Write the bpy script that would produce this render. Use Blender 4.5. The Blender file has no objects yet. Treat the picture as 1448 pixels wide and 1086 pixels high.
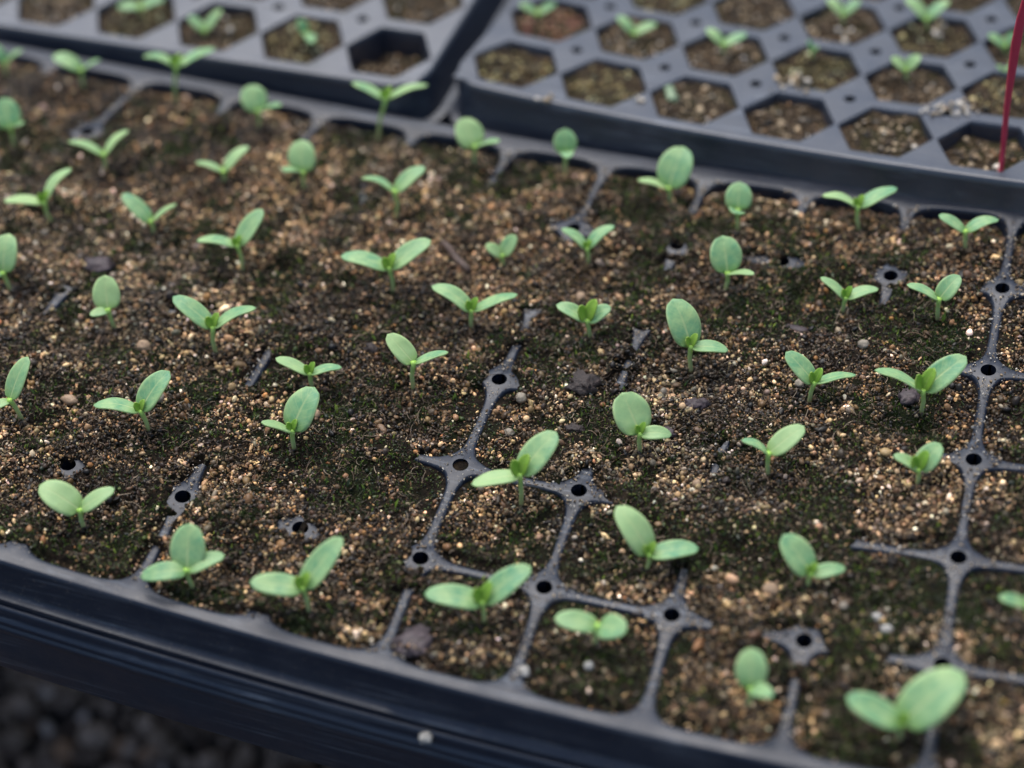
import bpy, math, random
import numpy as np
from mathutils import Vector, Matrix

scene = bpy.context.scene
COL = scene.collection
rng = np.random.default_rng(7)
random.seed(7)
P = 0.042                                    # cell pitch of the trays, metres

# ------------------------------------------------------------------ camera
CAM = np.array([0.18079515, -0.31751337, 0.49367055])
RM = np.array([[0.9464562136741779, 0.31875863261393117, -0.05112308413657968],
               [0.1964701065935413, -0.6943844411217628, -0.6922642162809944],
               [-0.2561642691958843, 0.6451536112137277, -0.7198310115056341]])
FPX = 2739.83                                # focal length in pixels of a 1448 px wide frame
cd = bpy.data.cameras.new('camera')
cam = bpy.data.objects.new('camera', cd)
COL.objects.link(cam)
scene.camera = cam
cd.sensor_width = 36.0
cd.lens = FPX / 1448 * 36
cd.clip_start = 0.01
cd.clip_end = 100
cd.dof.use_dof = True
cd.dof.focus_distance = 0.668
cd.dof.aperture_fstop = 3.6
cd.dof.aperture_blades = 0
m = Matrix.Identity(4)
for i in range(3):
    m[i][0], m[i][1], m[i][2], m[i][3] = RM[0][i], -RM[1][i], -RM[2][i], CAM[i]
cam.matrix_world = m

# ------------------------------------------------------------------ sky, sun, exposure
SUN_EL, SUN_AZ = math.radians(64), math.radians(-38)      # high, behind and to the left, veiled
world = bpy.data.worlds.new('World')
scene.world = world
world.use_nodes = True
wn = world.node_tree.nodes
sky = wn.new('ShaderNodeTexSky')
sky.sky_type = 'NISHITA'
sky.sun_disc = False
sky.sun_elevation = SUN_EL
sky.sun_rotation = SUN_AZ
sky.air_density = 1.0
sky.dust_density = 3.0
wn['Background'].inputs['Strength'].default_value = 0.085
world.node_tree.links.new(sky.outputs[0], wn['Background'].inputs['Color'])
sl = bpy.data.lights.new('sun', 'SUN')
sl.energy = 1.5
sl.angle = math.radians(60)
sl.color = (1.0, 0.995, 0.98)
sun = bpy.data.objects.new('sun', sl)
COL.objects.link(sun)
sd = Vector((math.sin(SUN_AZ) * math.cos(SUN_EL), math.cos(SUN_AZ) * math.cos(SUN_EL), math.sin(SUN_EL)))
sun.rotation_euler = sd.to_track_quat('Z', 'Y').to_euler()
sun.location = sd * 3
scene.view_settings.view_transform = 'Standard'
scene.view_settings.look = 'None'
scene.view_settings.gamma = 1
scene.view_settings.use_curve_mapping = False
scene.view_settings.exposure = 1.1
scene.render.engine = 'CYCLES'
scene.cycles.max_bounces = 6
scene.cycles.use_denoising = True

# ------------------------------------------------------------------ helpers
def tag(o, label=None, cat=None, group=None, kind=None):
    for k, v in (('label', label), ('category', cat), ('group', group), ('kind', kind)):
        if v:
            o[k] = v
    return o

def mesh_obj(name, verts, faces, mat, parent=None, smooth=True, attrs=None, loc=None, sharp=None):
    me = bpy.data.meshes.new(name)
    verts = np.asarray(verts, dtype=np.float32)
    if isinstance(faces, np.ndarray):
        n, k = faces.shape
        me.vertices.add(len(verts)); me.vertices.foreach_set('co', verts.ravel())
        me.loops.add(n * k); me.loops.foreach_set('vertex_index', faces.ravel().astype(np.int32))
        me.polygons.add(n); me.polygons.foreach_set('loop_start', np.arange(0, n * k, k, dtype=np.int32))
        me.update(calc_edges=True)
        me.validate()
    else:
        me.from_pydata([tuple(map(float, v)) for v in verts], [], [tuple(map(int, f)) for f in faces])
        me.update()
    me.polygons.foreach_set('use_smooth', np.full(len(me.polygons), smooth))
    for an, (typ, data) in (attrs or {}).items():
        a = me.attributes.new(an, typ, 'POINT')
        key = 'color' if 'COLOR' in typ else 'vector'
        a.data.foreach_set(key, np.asarray(data, dtype=np.float32).ravel())
    me.materials.append(mat)
    if sharp:
        me.set_sharp_from_angle(angle=math.radians(sharp))
    o = bpy.data.objects.new(name, me)
    COL.objects.link(o)
    if parent is not None:
        o.parent = parent
    if loc is not None:
        o.location = loc
    return o

def empty(name, loc=(0, 0, 0)):
    o = bpy.data.objects.new(name, None)
    o.empty_display_size = 0.01
    o.location = loc
    COL.objects.link(o)
    return o

class Noise:
    """smooth value noise on a plane, vectorised"""
    def __init__(self, cell, seed):
        self.c = cell
        self.g = np.random.default_rng(seed).random((256, 256))
    def __call__(self, x, y):
        a, b = np.asarray(x) / self.c + 1000.3, np.asarray(y) / self.c + 1000.7
        i, j = np.floor(a).astype(int), np.floor(b).astype(int)
        f, g = a - i, b - j
        f, g = f * f * (3 - 2 * f), g * g * (3 - 2 * g)
        G = lambda p, q: self.g[p % 256, q % 256]
        return (G(i, j) * (1 - f) * (1 - g) + G(i + 1, j) * f * (1 - g) + G(i, j + 1) * (1 - f) * g + G(i + 1, j + 1) * f * g)

Q = [1.645585929132098, 0.46909307565108194, -0.007753585061334663, -0.5281784104985219, -0.06448103819155798, 0.48200559743761057, -0.41902623285123963, 0.3268804850791318, -0.2186473029503658, -0.355371440903232, -0.7623702600255693]
def warp_uv(u, v):
    """lattice position on the slightly bowed near tray -> metres"""
    u, v = np.asarray(u, float), np.asarray(v, float)
    a, b = u / 6, (v - 3) / 3
    a = np.clip(a, -1.1, 0.95)
    b = np.clip(b, -1.1, 1.1)
    z = .01 * (Q[0] * a * a + Q[1] * a * b + Q[2] * b * b + Q[3] * a * a * b + Q[4] * a * b * b + Q[5] * a ** 3)
    dx = .01 * (Q[6] * a * a + Q[7] * b * b + Q[8] * a * a * b + Q[9] * a * b * b + Q[10] * a * b)
    return u * P + dx, v * P, z

def ray(x, y):
    """direction of sight through a point of the 1448 x 1086 photograph"""
    return RM.T @ np.array([(x - 724) / FPX, (y - 543) / FPX, 1.0])

def on_near(x, y, dz=-0.001):
    """where that line of sight meets the near tray's soil"""
    d = ray(x, y); z = 0.0; dx = 0.0
    for _ in range(10):
        w = CAM + d * ((z + dz - CAM[2]) / d[2])
        u, v = (w[0] - dx) / P, w[1] / P
        X, Y, z = warp_uv(u, v)
        dx = X - u * P
    return Vector(w), float(u), float(v)

# back trays: origin of the cell lattice, axes, pitch
def frame(q):
    w = np.array(q[3:6]); t = np.linalg.norm(w) + 1e-12; k = w / t
    K = np.array([[0, -k[2], k[1]], [k[2], 0, -k[0]], [-k[1], k[0], 0]])
    return np.array(q[:3]), np.eye(3) + math.sin(t) * K + (1 - math.cos(t)) * K @ K, q[6]
RIGHT_TRAY = frame([-0.0697, 0.2733, 0.010, -0.1055, -0.0394, -0.0735, 0.0389])
LEFT_TRAY = frame([-0.0836, 0.2656, 0.010, -0.0238, -0.0256, -0.0101, 0.0397])

def on_plane(fr, x, y, dz=-0.003):
    o, R, p = fr
    d = ray(x, y); n = R[:, 2]; o2 = o + n * dz
    w = CAM + d * (n @ (o2 - CAM)) / (n @ d)
    l = R.T @ (w - o)
    return Vector(w), l[0] / p, l[1] / p

# ------------------------------------------------------------------ materials
class NT:
    def __init__(self, name):
        self.m = bpy.data.materials.new(name)
        self.m.use_nodes = True
        self.t = self.m.node_tree
        self.b = self.t.nodes['Principled BSDF']
        self.out = self.t.nodes['Material Output']
    def n(self, typ, **kw):
        x = self.t.nodes.new(typ)
        for k, v in kw.items():
            if k.startswith('i_'):
                key = k[2:]
                x.inputs[int(key) if key.isdigit() else key.replace('_', ' ')].default_value = v
            else:
                setattr(x, k, v)
        return x
    def l(self, a, b):
        self.t.links.new(a, b)
    def coords(self):
        return self.n('ShaderNodeTexCoord').outputs['Object']
    def noise(self, scale, detail=4, rough=.55, vec=None):
        x = self.n('ShaderNodeTexNoise', i_Scale=scale, i_Detail=detail, i_Roughness=rough)
        if vec is not None:
            self.l(vec, x.inputs['Vector'])
        return x.outputs['Fac']
    def ramp(self, fac, stops, interp='LINEAR'):
        r = self.n('ShaderNodeValToRGB')
        r.color_ramp.interpolation = interp
        while len(r.color_ramp.elements) < len(stops):
            r.color_ramp.elements.new(.5)
        for e, (p, c) in zip(r.color_ramp.elements, stops):
            e.position = p
            e.color = (c, c, c, 1) if isinstance(c, (int, float)) else (*c, 1)
        self.l(fac, r.inputs[0])
        return r.outputs[0]
    def mix(self, fac, a, b, mode='MIX'):
        x = self.n('ShaderNodeMix', data_type='RGBA', blend_type=mode)
        for s, v in ((x.inputs[0], fac), (x.inputs[6], a), (x.inputs[7], b)):
            if isinstance(v, (int, float)):
                s.default_value = v
            elif isinstance(v, tuple):
                s.default_value = (*v, 1)
            else:
                self.l(v, s)
        return x.outputs[2]
    def math(self, op, a, b=0.0, c=None):
        x = self.n('ShaderNodeMath', operation=op)
        for s, v in zip(x.inputs, (a, b, c)):
            if v is None:
                continue
            if isinstance(v, (int, float)):
                s.default_value = v
            else:
                self.l(v, s)
        return x.outputs[0]
    def bump(self, h, strength, dist):
        x = self.n('ShaderNodeBump', i_Strength=strength, i_Distance=dist)
        self.l(h, x.inputs['Height'])
        self.l(x.outputs[0], self.b.inputs['Normal'])
    def base(self, c):
        if isinstance(c, tuple):
            self.b.inputs['Base Color'].default_value = (*c, 1)
        else:
            self.l(c, self.b.inputs['Base Color'])
    def rough(self, r):
        if isinstance(r, (int, float)):
            self.b.inputs['Roughness'].default_value = r
        else:
            self.l(r, self.b.inputs['Roughness'])
    def spec(self, s):
        self.b.inputs['Specular IOR Level'].default_value = s

def plastic(name, base, dusty, dust_col=(.125, .13, .15), r0=.3, r1=.55, scuff=.4, gloss=.5):
    k = NT(name); v = k.coords()
    big = k.ramp(k.noise(28, 6, .68, v), [(.48, 0.0), (.72, 1.0)])
    fine = k.ramp(k.noise(900, 3, .6, v), [(.62, 0.0), (.72, 1.0)])
    specks = k.ramp(k.noise(1500, 1, .5, v), [(.70, 0.0), (.74, 1.0)])
    d = k.math('MULTIPLY', big, k.math('ADD', k.math('MULTIPLY', fine, .6), .25))
    d = k.math('MULTIPLY', d, dusty)
    c = k.mix(d, base, dust_col)
    c = k.mix(k.math('MULTIPLY', specks, .55 * min(dusty * 1.5, 1)), c, (.34, .27, .2))
    # scuffs running along the rim
    mp = k.n('ShaderNodeMapping'); mp.inputs['Scale'].default_value = (14, 520, 700); mp.inputs['Rotation'].default_value = (0, 0, .04)
    k.l(v, mp.inputs['Vector'])
    st = k.math('MULTIPLY', k.ramp(k.noise(1.0, 4, .7, mp.outputs[0]), [(.54, 0.0), (.66, 1.0)]), k.ramp(k.noise(22, 4, .6, v), [(.40, 0.0), (.60, 1.0)]))
    c = k.mix(k.math('MULTIPLY', st, scuff), c, (.20, .23, .27))
    k.base(c)
    k.rough(k.ramp(k.noise(60, 5, .6, v), [(.3, r0), (.7, r1)]))
    k.spec(gloss)
    k.bump(k.noise(700, 3, .6, v), .12, .0003)
    return k.m
M = {}
M['tray'] = plastic('tray_plastic', (.007, .012, .024), .40, r0=.30, r1=.5, gloss=.42)
M['hextray'] = plastic('hex_tray_plastic', (.012, .018, .032), .35, r0=.30, r1=.44, gloss=1.0)
M['drip'] = plastic('drip_tray_plastic', (.008, .016, .033), .16, r0=.35, r1=.6, scuff=.35)

def soil_mat(name, dark, mid, light, moss):
    k = NT(name); v = k.coords()
    c = k.ramp(k.noise(420, 6, .7, v), [(.30, dark), (.52, mid), (.72, light)])
    mm = k.ramp(k.noise(38, 5, .65, v), [(.50, 0.0), (.62, 1.0)])
    c = k.mix(k.math('MULTIPLY', mm, .8), c, k.ramp(k.noise(900, 3, .6, v), [(.35, tuple(x * .35 for x in moss)), (.7, moss)]))
    k.base(c); k.rough(.85); k.spec(.12)
    k.bump(k.noise(650, 5, .7, v), .9, .0012)
    return k.m
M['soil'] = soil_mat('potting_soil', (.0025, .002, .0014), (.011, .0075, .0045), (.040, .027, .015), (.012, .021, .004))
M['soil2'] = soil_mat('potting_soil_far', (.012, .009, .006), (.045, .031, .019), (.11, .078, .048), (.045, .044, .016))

def grain_mat():
    k = NT('soil_grains')
    a = k.n('ShaderNodeAttribute', attribute_name='grain')
    v = k.coords()
    c = k.mix(.55, a.outputs['Color'], k.mix(1.0, a.outputs['Color'], k.ramp(k.noise(2200, 2, .6, v), [(.3, .35), (.7, 1.5)]), 'MULTIPLY'))
    k.base(c); k.rough(.42); k.spec(.38)
    k.bump(k.noise(2500, 2, .6, v), .35, .0003)
    return k.m
M['grain'] = grain_mat()

def leaf_mat(name, face, pale, back, rim):
    k = NT(name); v = k.coords()
    a = k.n('ShaderNodeAttribute', attribute_name='blade')
    s = k.n('ShaderNodeSeparateXYZ'); k.l(a.outputs['Vector'], s.inputs[0])
    t_, s_ = s.outputs[0], k.math('ABSOLUTE', s.outputs[1])
    rnd = k.n('ShaderNodeObjectInfo').outputs['Random']
    c = k.mix(k.ramp(k.noise(160, 4, .6, v), [(.3, 0.0), (.75, 1.0)]), face, pale)
    c = k.mix(k.math('MULTIPLY', k.math('MULTIPLY', rnd, rnd), .85), c, pale)
    c = k.mix(k.ramp(k.noise(1400, 1, .5, v), [(.74, 0.0), (.77, .5)]), c, (.16, .11, .06))     # specks of soil
    c = k.mix(k.math('MULTIPLY', k.ramp(t_, [(0.0, 1.0), (.28, 0.0)]), .75), c, (.20, .36, .055))      # yellower at the leaf's foot
    vein = k.math('MULTIPLY', k.ramp(s_, [(0.02, 1.0), (.10, 0.0)]), k.ramp(t_, [(.3, .75), (.97, .1)]))
    c = k.mix(vein, c, rim)
    # faint side veins, arching towards the tip
    w = k.math('SINE', k.math('MULTIPLY', k.math('SUBTRACT', t_, k.math('MULTIPLY', s_, .28)), 34.0))
    side = k.math('MULTIPLY', k.ramp(w, [(.86, 0.0), (1.0, 1.0)]), .22)
    c = k.mix(side, c, rim)
    c = k.mix(k.math('MULTIPLY', k.ramp(s_, [(.88, 0.0), (1.0, 1.0)]), .6), c, rim)
    g = k.n('ShaderNodeNewGeometry')
    c = k.mix(g.outputs['Backfacing'], c, back)
    k.base(c)
    k.rough(.40); k.spec(.36)
    k.b.inputs['Sheen Weight'].default_value = .04
    k.bump(k.math('ADD', k.noise(420, 3, .6, v), k.math('MULTIPLY', vein, -.8)), .30, .0004)
    tr = k.n('ShaderNodeBsdfTranslucent')
    k.l(k.mix(.40, c, (.36, .58, .08)), tr.inputs['Color'])
    mx = k.n('ShaderNodeMixShader', i_0=.34)
    k.l(k.b.outputs[0], mx.inputs[1]); k.l(tr.outputs[0], mx.inputs[2]); k.l(mx.outputs[0], k.out.inputs['Surface'])
    return k.m
M['leaf'] = leaf_mat('cotyledon', (.115, .365, .205), (.50, .69, .31), (.33, .57, .12), (.58, .69, .33))
M['bud'] = leaf_mat('young_leaf', (.22, .46, .05), (.34, .56, .08), (.30, .52, .07), (.45, .58, .16))

def stem_mat():
    k = NT('seedling_stem')
    a = k.n('ShaderNodeAttribute', attribute_name='blade')
    s = k.n('ShaderNodeSeparateXYZ'); k.l(a.outputs['Vector'], s.inputs[0])
    c = k.ramp(s.outputs[0], [(0.0, (.26, .15, .07)), (.28, (.40, .40, .17)), (.6, (.44, .58, .22)), (1.0, (.36, .60, .11))])
    k.base(c); k.rough(.4); k.spec(.4)
    k.b.inputs['Subsurface Weight'].default_value = .4
    k.b.inputs['Subsurface Radius'].default_value = (.001, .0015, .0005)
    return k.m
M['stem'] = stem_mat()

def simple(name, c0, c1, scale, rough, bump=.5, dist=.0006):
    k = NT(name); v = k.coords()
    k.base(k.ramp(k.noise(scale, 5, .65, v), [(.3, c0), (.7, c1)]))
    k.rough(rough); k.bump(k.noise(scale * 1.7, 4, .6, v), bump, dist)
    return k.m
M['pebble_tan'] = simple('tan_pebble', (.20, .125, .07), (.42, .29, .18), 500, .6)
M['pebble_pale'] = simple('pale_pebble', (.16, .135, .10), (.34, .29, .22), 500, .6)
M['pebble_brown'] = simple('brown_pebble', (.10, .055, .025), (.25, .15, .08), 600, .5)
M['perlite'] = simple('white_perlite', (.22, .21, .185), (.48, .46, .42), 700, .7)
M['bark'] = simple('dark_bark', (.012, .008, .007), (.045, .028, .022), 400, .6, .8, .001)
M['stick'] = simple('brown_stick', (.035, .02, .014), (.10, .06, .042), 500, .6, .8, .0006)
M['litter'] = simple('rotting_leaf', (.022, .015, .017), (.075, .052, .056), 300, .6, .6, .0006)
M['marker'] = simple('red_plastic', (.52, .035, .07), (.60, .055, .10), 120, .38, .1, .0003)
M['leafscrap'] = simple('pale_leaf_scrap', (.10, .16, .085), (.24, .33, .19), 200, .5, .3, .0005)
M['wood'] = simple('bench_board', (.03, .02, .014), (.075, .05, .035), 60, .7, .6, .001)
M['ground'] = simple('ground_earth', (.012, .010, .009), (.04, .033, .028), 60, .9, .8, .004)
k = NT('gravel')
k.base(k.n('ShaderNodeAttribute', attribute_name='grain').outputs['Color']); k.rough(.7)
k.bump(k.noise(300, 4, .6, k.coords()), .4, .001)
M['gravel'] = k.m

# ------------------------------------------------------------------ ground and bench
g = mesh_obj('ground', [(-6, -6, -.30), (6, -6, -.30), (6, 6, -.30), (-6, 6, -.30)], [(0, 1, 2, 3)], M['ground'], smooth=False)
tag(g, kind='structure')

def ico(sub=1):
    import bmesh
    b = bmesh.new(); bmesh.ops.create_icosphere(b, subdivisions=sub, radius=1)
    v = np.array([x.co[:] for x in b.verts]); f = np.array([[y.index for y in x.verts] for x in b.faces])
    b.free()
    return v, f
ICO1, ICO2, ICO3 = ico(1), ico(2), ico(3)

def rotmats(n, r):
    q = r.normal(size=(n, 4)); q /= np.linalg.norm(q, axis=1)[:, None]
    w, x, y, z = q.T
    return np.stack([np.stack([1 - 2 * (y * y + z * z), 2 * (x * y - z * w), 2 * (x * z + y * w)], 1),
                     np.stack([2 * (x * y + z * w), 1 - 2 * (x * x + z * z), 2 * (y * z - x * w)], 1),
                     np.stack([2 * (x * z - y * w), 2 * (y * z + x * w), 1 - 2 * (x * x + y * y)], 1)], 1)

def blobs(centres, radii, tmpl, r, aniso=.35, jit=.22):
    """many irregular grains as one vertex array"""
    V, F = tmpl
    n = len(centres); nv = len(V)
    base = V[None] * (1 + r.normal(0, jit, (n, nv, 1)))
    sc = np.exp(r.normal(0, aniso, (n, 1, 3)))
    sc /= np.cbrt(sc.prod(2, keepdims=True))
    pts = np.einsum('nij,nvj->nvi', rotmats(n, r), base * sc) * radii[:, None, None] + centres[:, None]
    faces = F[None] + (np.arange(n) * nv)[:, None, None]
    return pts.reshape(-1, 3), faces.reshape(-1, 3)

def colours(cols, nv):
    c = np.concatenate([cols, np.ones((len(cols), 1))], 1)
    return np.repeat(c, nv, axis=0)

n = 15000
gx, gy = rng.uniform(-.62, .30, n), rng.uniform(-.10, .50, n)
gr = np.exp(rng.normal(math.log(.0036), .42, n)).clip(.001, .0065)
gz = -.30 + gr * rng.uniform(.2, .9, n)
vv, ff = blobs(np.stack([gx, gy, gz], 1), gr, ICO2, rng, .3, .06)
gc = np.array([(.14, .098, .072), (.24, .175, .135), (.075, .048, .034), (.18, .10, .055), (.45, .37, .32)])[rng.choice(5, n, p=[.34, .27, .22, .11, .06])]
o = mesh_obj('gravel', vv, ff, M['gravel'], attrs={'grain': ('FLOAT_COLOR', colours(gc * rng.uniform(.7, 1.3, (n, 1)), len(ICO2[0])))})
tag(o, 'dark grey and brown gravel on the ground below the trays', 'gravel', kind='stuff')

def box_verts(x0, x1, y0, y1, z0, z1):
    v = [(x, y, z) for z in (z0, z1) for y in (y0, y1) for x in (x0, x1)]
    f = [(0, 2, 3, 1), (4, 5, 7, 6), (0, 1, 5, 4), (2, 6, 7, 3), (0, 4, 6, 2), (1, 3, 7, 5)]
    return v, f
bench = tag(empty('bench', (0, .33, -.30)), 'low dark wooden bench carrying the seed trays, seen in the gap between them', 'bench')
v, f = box_verts(-.62, .80, -.285, .27, .210, .2415)
mesh_obj('bench_top', v, f, M['wood'], bench, smooth=False)
for lx in (-.58, .72):
    for ly in (-.26, .22):
        v, f = box_verts(lx, lx + .04, ly, ly + .04, 0, .210)
        mesh_obj('leg', v, f, M['wood'], bench, smooth=False)

# ------------------------------------------------------------------ trays
def angle_set(extra):
    th = math.atan((.5 - HOLE) / .5)
    a = list(np.linspace(0, th, 7)) + list(np.linspace(th, math.pi / 4, 4))[1:]
    a = a + [math.pi / 2 - x for x in a[:-1]]
    a += extra
    a = sorted(set(round(x, 6) for x in a))
    full = set()
    for x in a:
        for y in (x, math.pi - x, -x, x - math.pi):
            full.add(round(y % (2 * math.pi), 5))
    full = sorted(full)
    out = [full[0]]
    for x in full[1:]:
        if x - out[-1] > 1e-3:
            out.append(x)
    if out[-1] > 2 * math.pi - 1e-3:
        out.pop()
    return out
HOLE = .066                                  # radius of the little round hole at each crossing, in pitches

def boundary(theta, corner_hole):
    """ray from the cell's centre to its square outline, cut by the crossing's round hole"""
    c, s = math.cos(theta), math.sin(theta)
    r = .5 / max(abs(c), abs(s))
    cx, cy = (.5 if c > 0 else -.5), (.5 if s > 0 else -.5)
    on = False
    if corner_hole(c > 0, s > 0):
        b = c * cx + s * cy
        disc = b * b - (.5 - HOLE * HOLE)
        if disc >= -1e-9:
            rr = b - math.sqrt(max(disc, 0))
            if rr <= r + 1e-6:
                r, on = rr, True
    return r, on

def tray_mesh(nu0, nu1, nv, opening, profile, rim, dip, place, extra=[], hole_depth=.034, wide=0.0, corner=.22):
    """cells with openings, holes at the crossings, a rim with a stepped skirt; place() maps (u, v, z) to metres"""
    A = angle_set(extra)
    V, F = [], []
    index = {}
    def add(u, v, z):
        key = (round(u * 2e4), round(v * 2e4), round(z * 1e6))
        if key not in index:
            index[key] = len(V); V.append((u, v, z))
        return index[key]
    for ci in range(nu0, nu1):
        for cj in range(nv):
            def ch(right, up):
                cu, cv = ci + (1 if right else 0), cj + (1 if up else 0)
                return nu0 < cu < nu1 and 0 < cv < nv
            loops = []
            outer, holes = [], []
            for t in A:
                r, on = boundary(t, ch)
                u, v = r * math.cos(t), r * math.sin(t)
                gu, gv = ci + .5 + u, cj + .5 + v
                near = max(abs(u), abs(v)) > .499
                w = 1 - min(1.0, (.5 - min(abs(u), abs(v))) / .26) if near else 1.0
                edge = gu < nu0 + 1e-4 or gu > nu1 - 1e-4 or gv < 1e-4 or gv > nv - 1e-4
                z = 0.0 if edge else -dip * (1 - w) ** 2 * (3 - 2 * (1 - w)) if dip else 0.0
                z = 0.0 if on else z
                outer.append((gu, gv, z)); holes.append(on)
            loops.append([add(*x) for x in outer])
            for off, zz in profile:
                lp = []
                for t, (gu, gv, z) in zip(A, outer):
                    ro = opening(t)
                    rb = math.hypot(gu - ci - .5, gv - cj - .5)
                    r = min(ro + off, rb - .002)
                    dz = z * max(0.0, 1 - abs(zz) / .006)
                    lp.append(add(ci + .5 + r * math.cos(t), cj + .5 + r * math.sin(t), zz + dz))
                loops.append(lp)
            n = len(A)
            for la, lb in zip(loops, loops[1:]):
                for i in range(n):
                    j = (i + 1) % n
                    q = [la[i], la[j], lb[j], lb[i]]
                    if len(set(q)) == 4:
                        F.append(tuple(q))
            for i in range(n):
                j = (i + 1) % n
                if holes[i] and holes[j]:
                    a, b = outer[i], outer[j]
                    F.append((loops[0][j], loops[0][i], add(a[0], a[1], -hole_depth), add(b[0], b[1], -hole_depth)))
    # rim: a rounded rectangle of stepped loops round the sheet of cells
    ins = corner
    path = []
    corners = [(nu1, nv, 0), (nu0, nv, 1), (nu0, 0, 2), (nu1, 0, 3)]
    loops = [[] for _ in rim]
    for (cu, cv, k) in corners:
        su, sv = (-1 if cu == nu1 else 1), (-1 if cv == nv else 1)
        icu, icv = cu + su * ins, cv + sv * ins
        for a in np.linspace(k * math.pi / 2, (k + 1) * math.pi / 2, 9):
            du, dv = math.cos(a), math.sin(a)
            m_ = ins / max(abs(du), abs(dv))
            for i, (off, z) in enumerate(rim):
                rr = m_ if i == 0 else ins + off
                loops[i].append((icu + du * rr, icv + dv * rr + (wide * max(dv, 0) if i and cv == nv else 0), z))
        # straight run to the next corner
        nu_, nv_, _k = corners[(k + 1) % 4]
        cnt = 60
        if k in (0, 2):
            a0, a1 = icu, nu_ + (-1 if nu_ == nu1 else 1) * ins
            for q in np.linspace(a0, a1, cnt)[1:-1]:
                for i, (off, z) in enumerate(rim):
                    loops[i].append((q, cv + (off + (wide if i else 0) if cv == nv else -off), z))
        else:
            a0, a1 = icv, nv_ + (-1 if nv_ == nv else 1) * ins
            for q in np.linspace(a0, a1, cnt)[1:-1]:
                for i, (off, z) in enumerate(rim):
                    loops[i].append((cu + (off if cu == nu1 else -off), q, z))
    base = len(V)
    n = len(loops[0])
    for lp in loops:
        V.extend(lp)
    for a in range(len(rim) - 1):
        for i in range(n):
            j = (i + 1) % n
            F.append((base + a * n + i, base + (a + 1) * n + i, base + (a + 1) * n + j, base + a * n + j))
    V = np.array(V)
    return place(V[:, 0], V[:, 1], V[:, 2]), F, loops

def place_near(u, v, z):
    X, Y, Z = warp_uv(u, v)
    return np.stack([X, Y, Z + z], 1)

def squircle(t):
    c, s = abs(math.cos(t)), abs(math.sin(t))
    e = 4.6
    return .457 / (c ** e + s ** e) ** (1 / e)

NEAR_U0, NEAR_U1 = -7, 5
PROF = [(.020, 0), (.016, -.0001), (.006, -.0004), (0, -.0010), (-.006, -.0022), (-.02, -.008), (-.075, -.040)]
RIM = [(0, 0), (.060, 0), (.064, 0), (.075, -.00025), (.086, -.0008), (.094, -.0018), (.135, -.0125), (.150, -.0136), (.205, -.0142), (.214, -.0150), (.208, -.0165)]
near = tag(empty('seed_tray', (-.04, .126, 0)), 'black plastic seed tray with rounded square cells, filled with soil and nearest in view', 'seed tray', 'black seed trays on the bench')
v, f, _ = tray_mesh(NEAR_U0, NEAR_U1, 6, squircle, PROF, RIM, .0009, place_near, wide=.05)
mesh_obj('cell_sheet', v - np.array(near.location), f, M['tray'], near, sharp=50)

# the carrying tray it sits in: a ridged lip and a smooth wall
def loft(loops, close_bottom=True):
    V, F = [], []
    n = len(loops[0])
    for lp in loops:
        V.extend(lp)
    for a in range(len(loops) - 1):
        for i in range(n):
            j = (i + 1) % n
            F.append((a * n + i, (a + 1) * n + i, (a + 1) * n + j, a * n + j))
    if close_bottom:
        F.append(tuple(range((len(loops) - 1) * n, len(loops) * n)))
    return np.array(V), F
DRIP = [(.10, -.026), (.145, -.0185), (.200, -.0172), (.232, -.0174), (.240, -.0180), (.242, -.0196), (.236, -.0222), (.246, -.0230), (.262, -.0233), (.268, -.0240), (.268, -.0250),
        (.258, -.0258), (.262, -.0264), (.276, -.0268), (.281, -.0275), (.278, -.0290), (.262, -.0300), (.256, -.0320), (.235, -.0440), (.213, -.0560), (.195, -.0582), (.10, -.0588)]
_, _, lps = tray_mesh(0, 1, 1, squircle, PROF, DRIP, 0, place_near)
_, _, lps = tray_mesh(NEAR_U0, NEAR_U1, 6, squircle, PROF[:2], DRIP, 0, place_near, wide=.04)
LL = [np.array(l) for l in lps]
LL = [place_near(l[:, 0], l[:, 1], l[:, 2]) for l in LL[1:]]
for l in LL[-4:]:                            # the bottom lies flat on the bench
    pass
drip = tag(empty('carrying_tray', (-.04, .126, -.0585)), 'smooth dark navy carrying tray with ridged lip under the near seed tray', 'tray')
v, f = loft(LL)
mesh_obj('tray_shell', v - np.array(drip.location), f, M['drip'], drip, sharp=60)

HX = .477                                    # hexagonal openings, points to the sides
def hexagon(t):
    a = (t % (math.pi / 3)) - math.pi / 6
    return HX * math.cos(math.pi / 6) / math.cos(a)
HPROF = [(.012, -.0001), (.0, -.0007), (-.004, -.0020), (-.05, -.012), (-.12, -.040)]
HRIM = [(0, 0), (.030, 0), (.034, 0), (.048, -.0003), (.062, -.0012), (.070, -.0028), (.095, -.0185), (.110, -.0196), (.19, -.0204), (.20, -.0216), (.195, -.026), (.155, -.0262), (.10, -.052), (.05, -.058)]
def make_far(fr, u0, u1, label):
    O, R, p = fr
    def place(u, v, z):
        sag = np.clip(.0034 * (((u - u0 - 3) / 3) ** 2 - .6), -.003, .004) if u0 == 0 else np.zeros_like(u)
        return O + np.stack([u * p, v * p, z + sag], 1) @ R.T
    loc = place(np.array([(u0 + u1) / 2.]), np.array([3.]), np.array([0.]))[0]
    r = tag(empty('seed_tray', loc), label, 'seed tray', 'black seed trays on the bench')
    global HOLE
    h0, HOLE = HOLE, .062
    v, f, _ = tray_mesh(u0, u1, 6, hexagon, HPROF, HRIM, 0, place, [math.pi / 3, 0.0, math.pi / 6], corner=.34)
    HOLE = h0
    mesh_obj('cell_sheet', v - loc, f, M['hextray'], r, sharp=38)
    return place
far_r = make_far(RIGHT_TRAY, 0, 12, 'black plastic tray with hexagonal cells at back right, red stake stuck in it')
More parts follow.
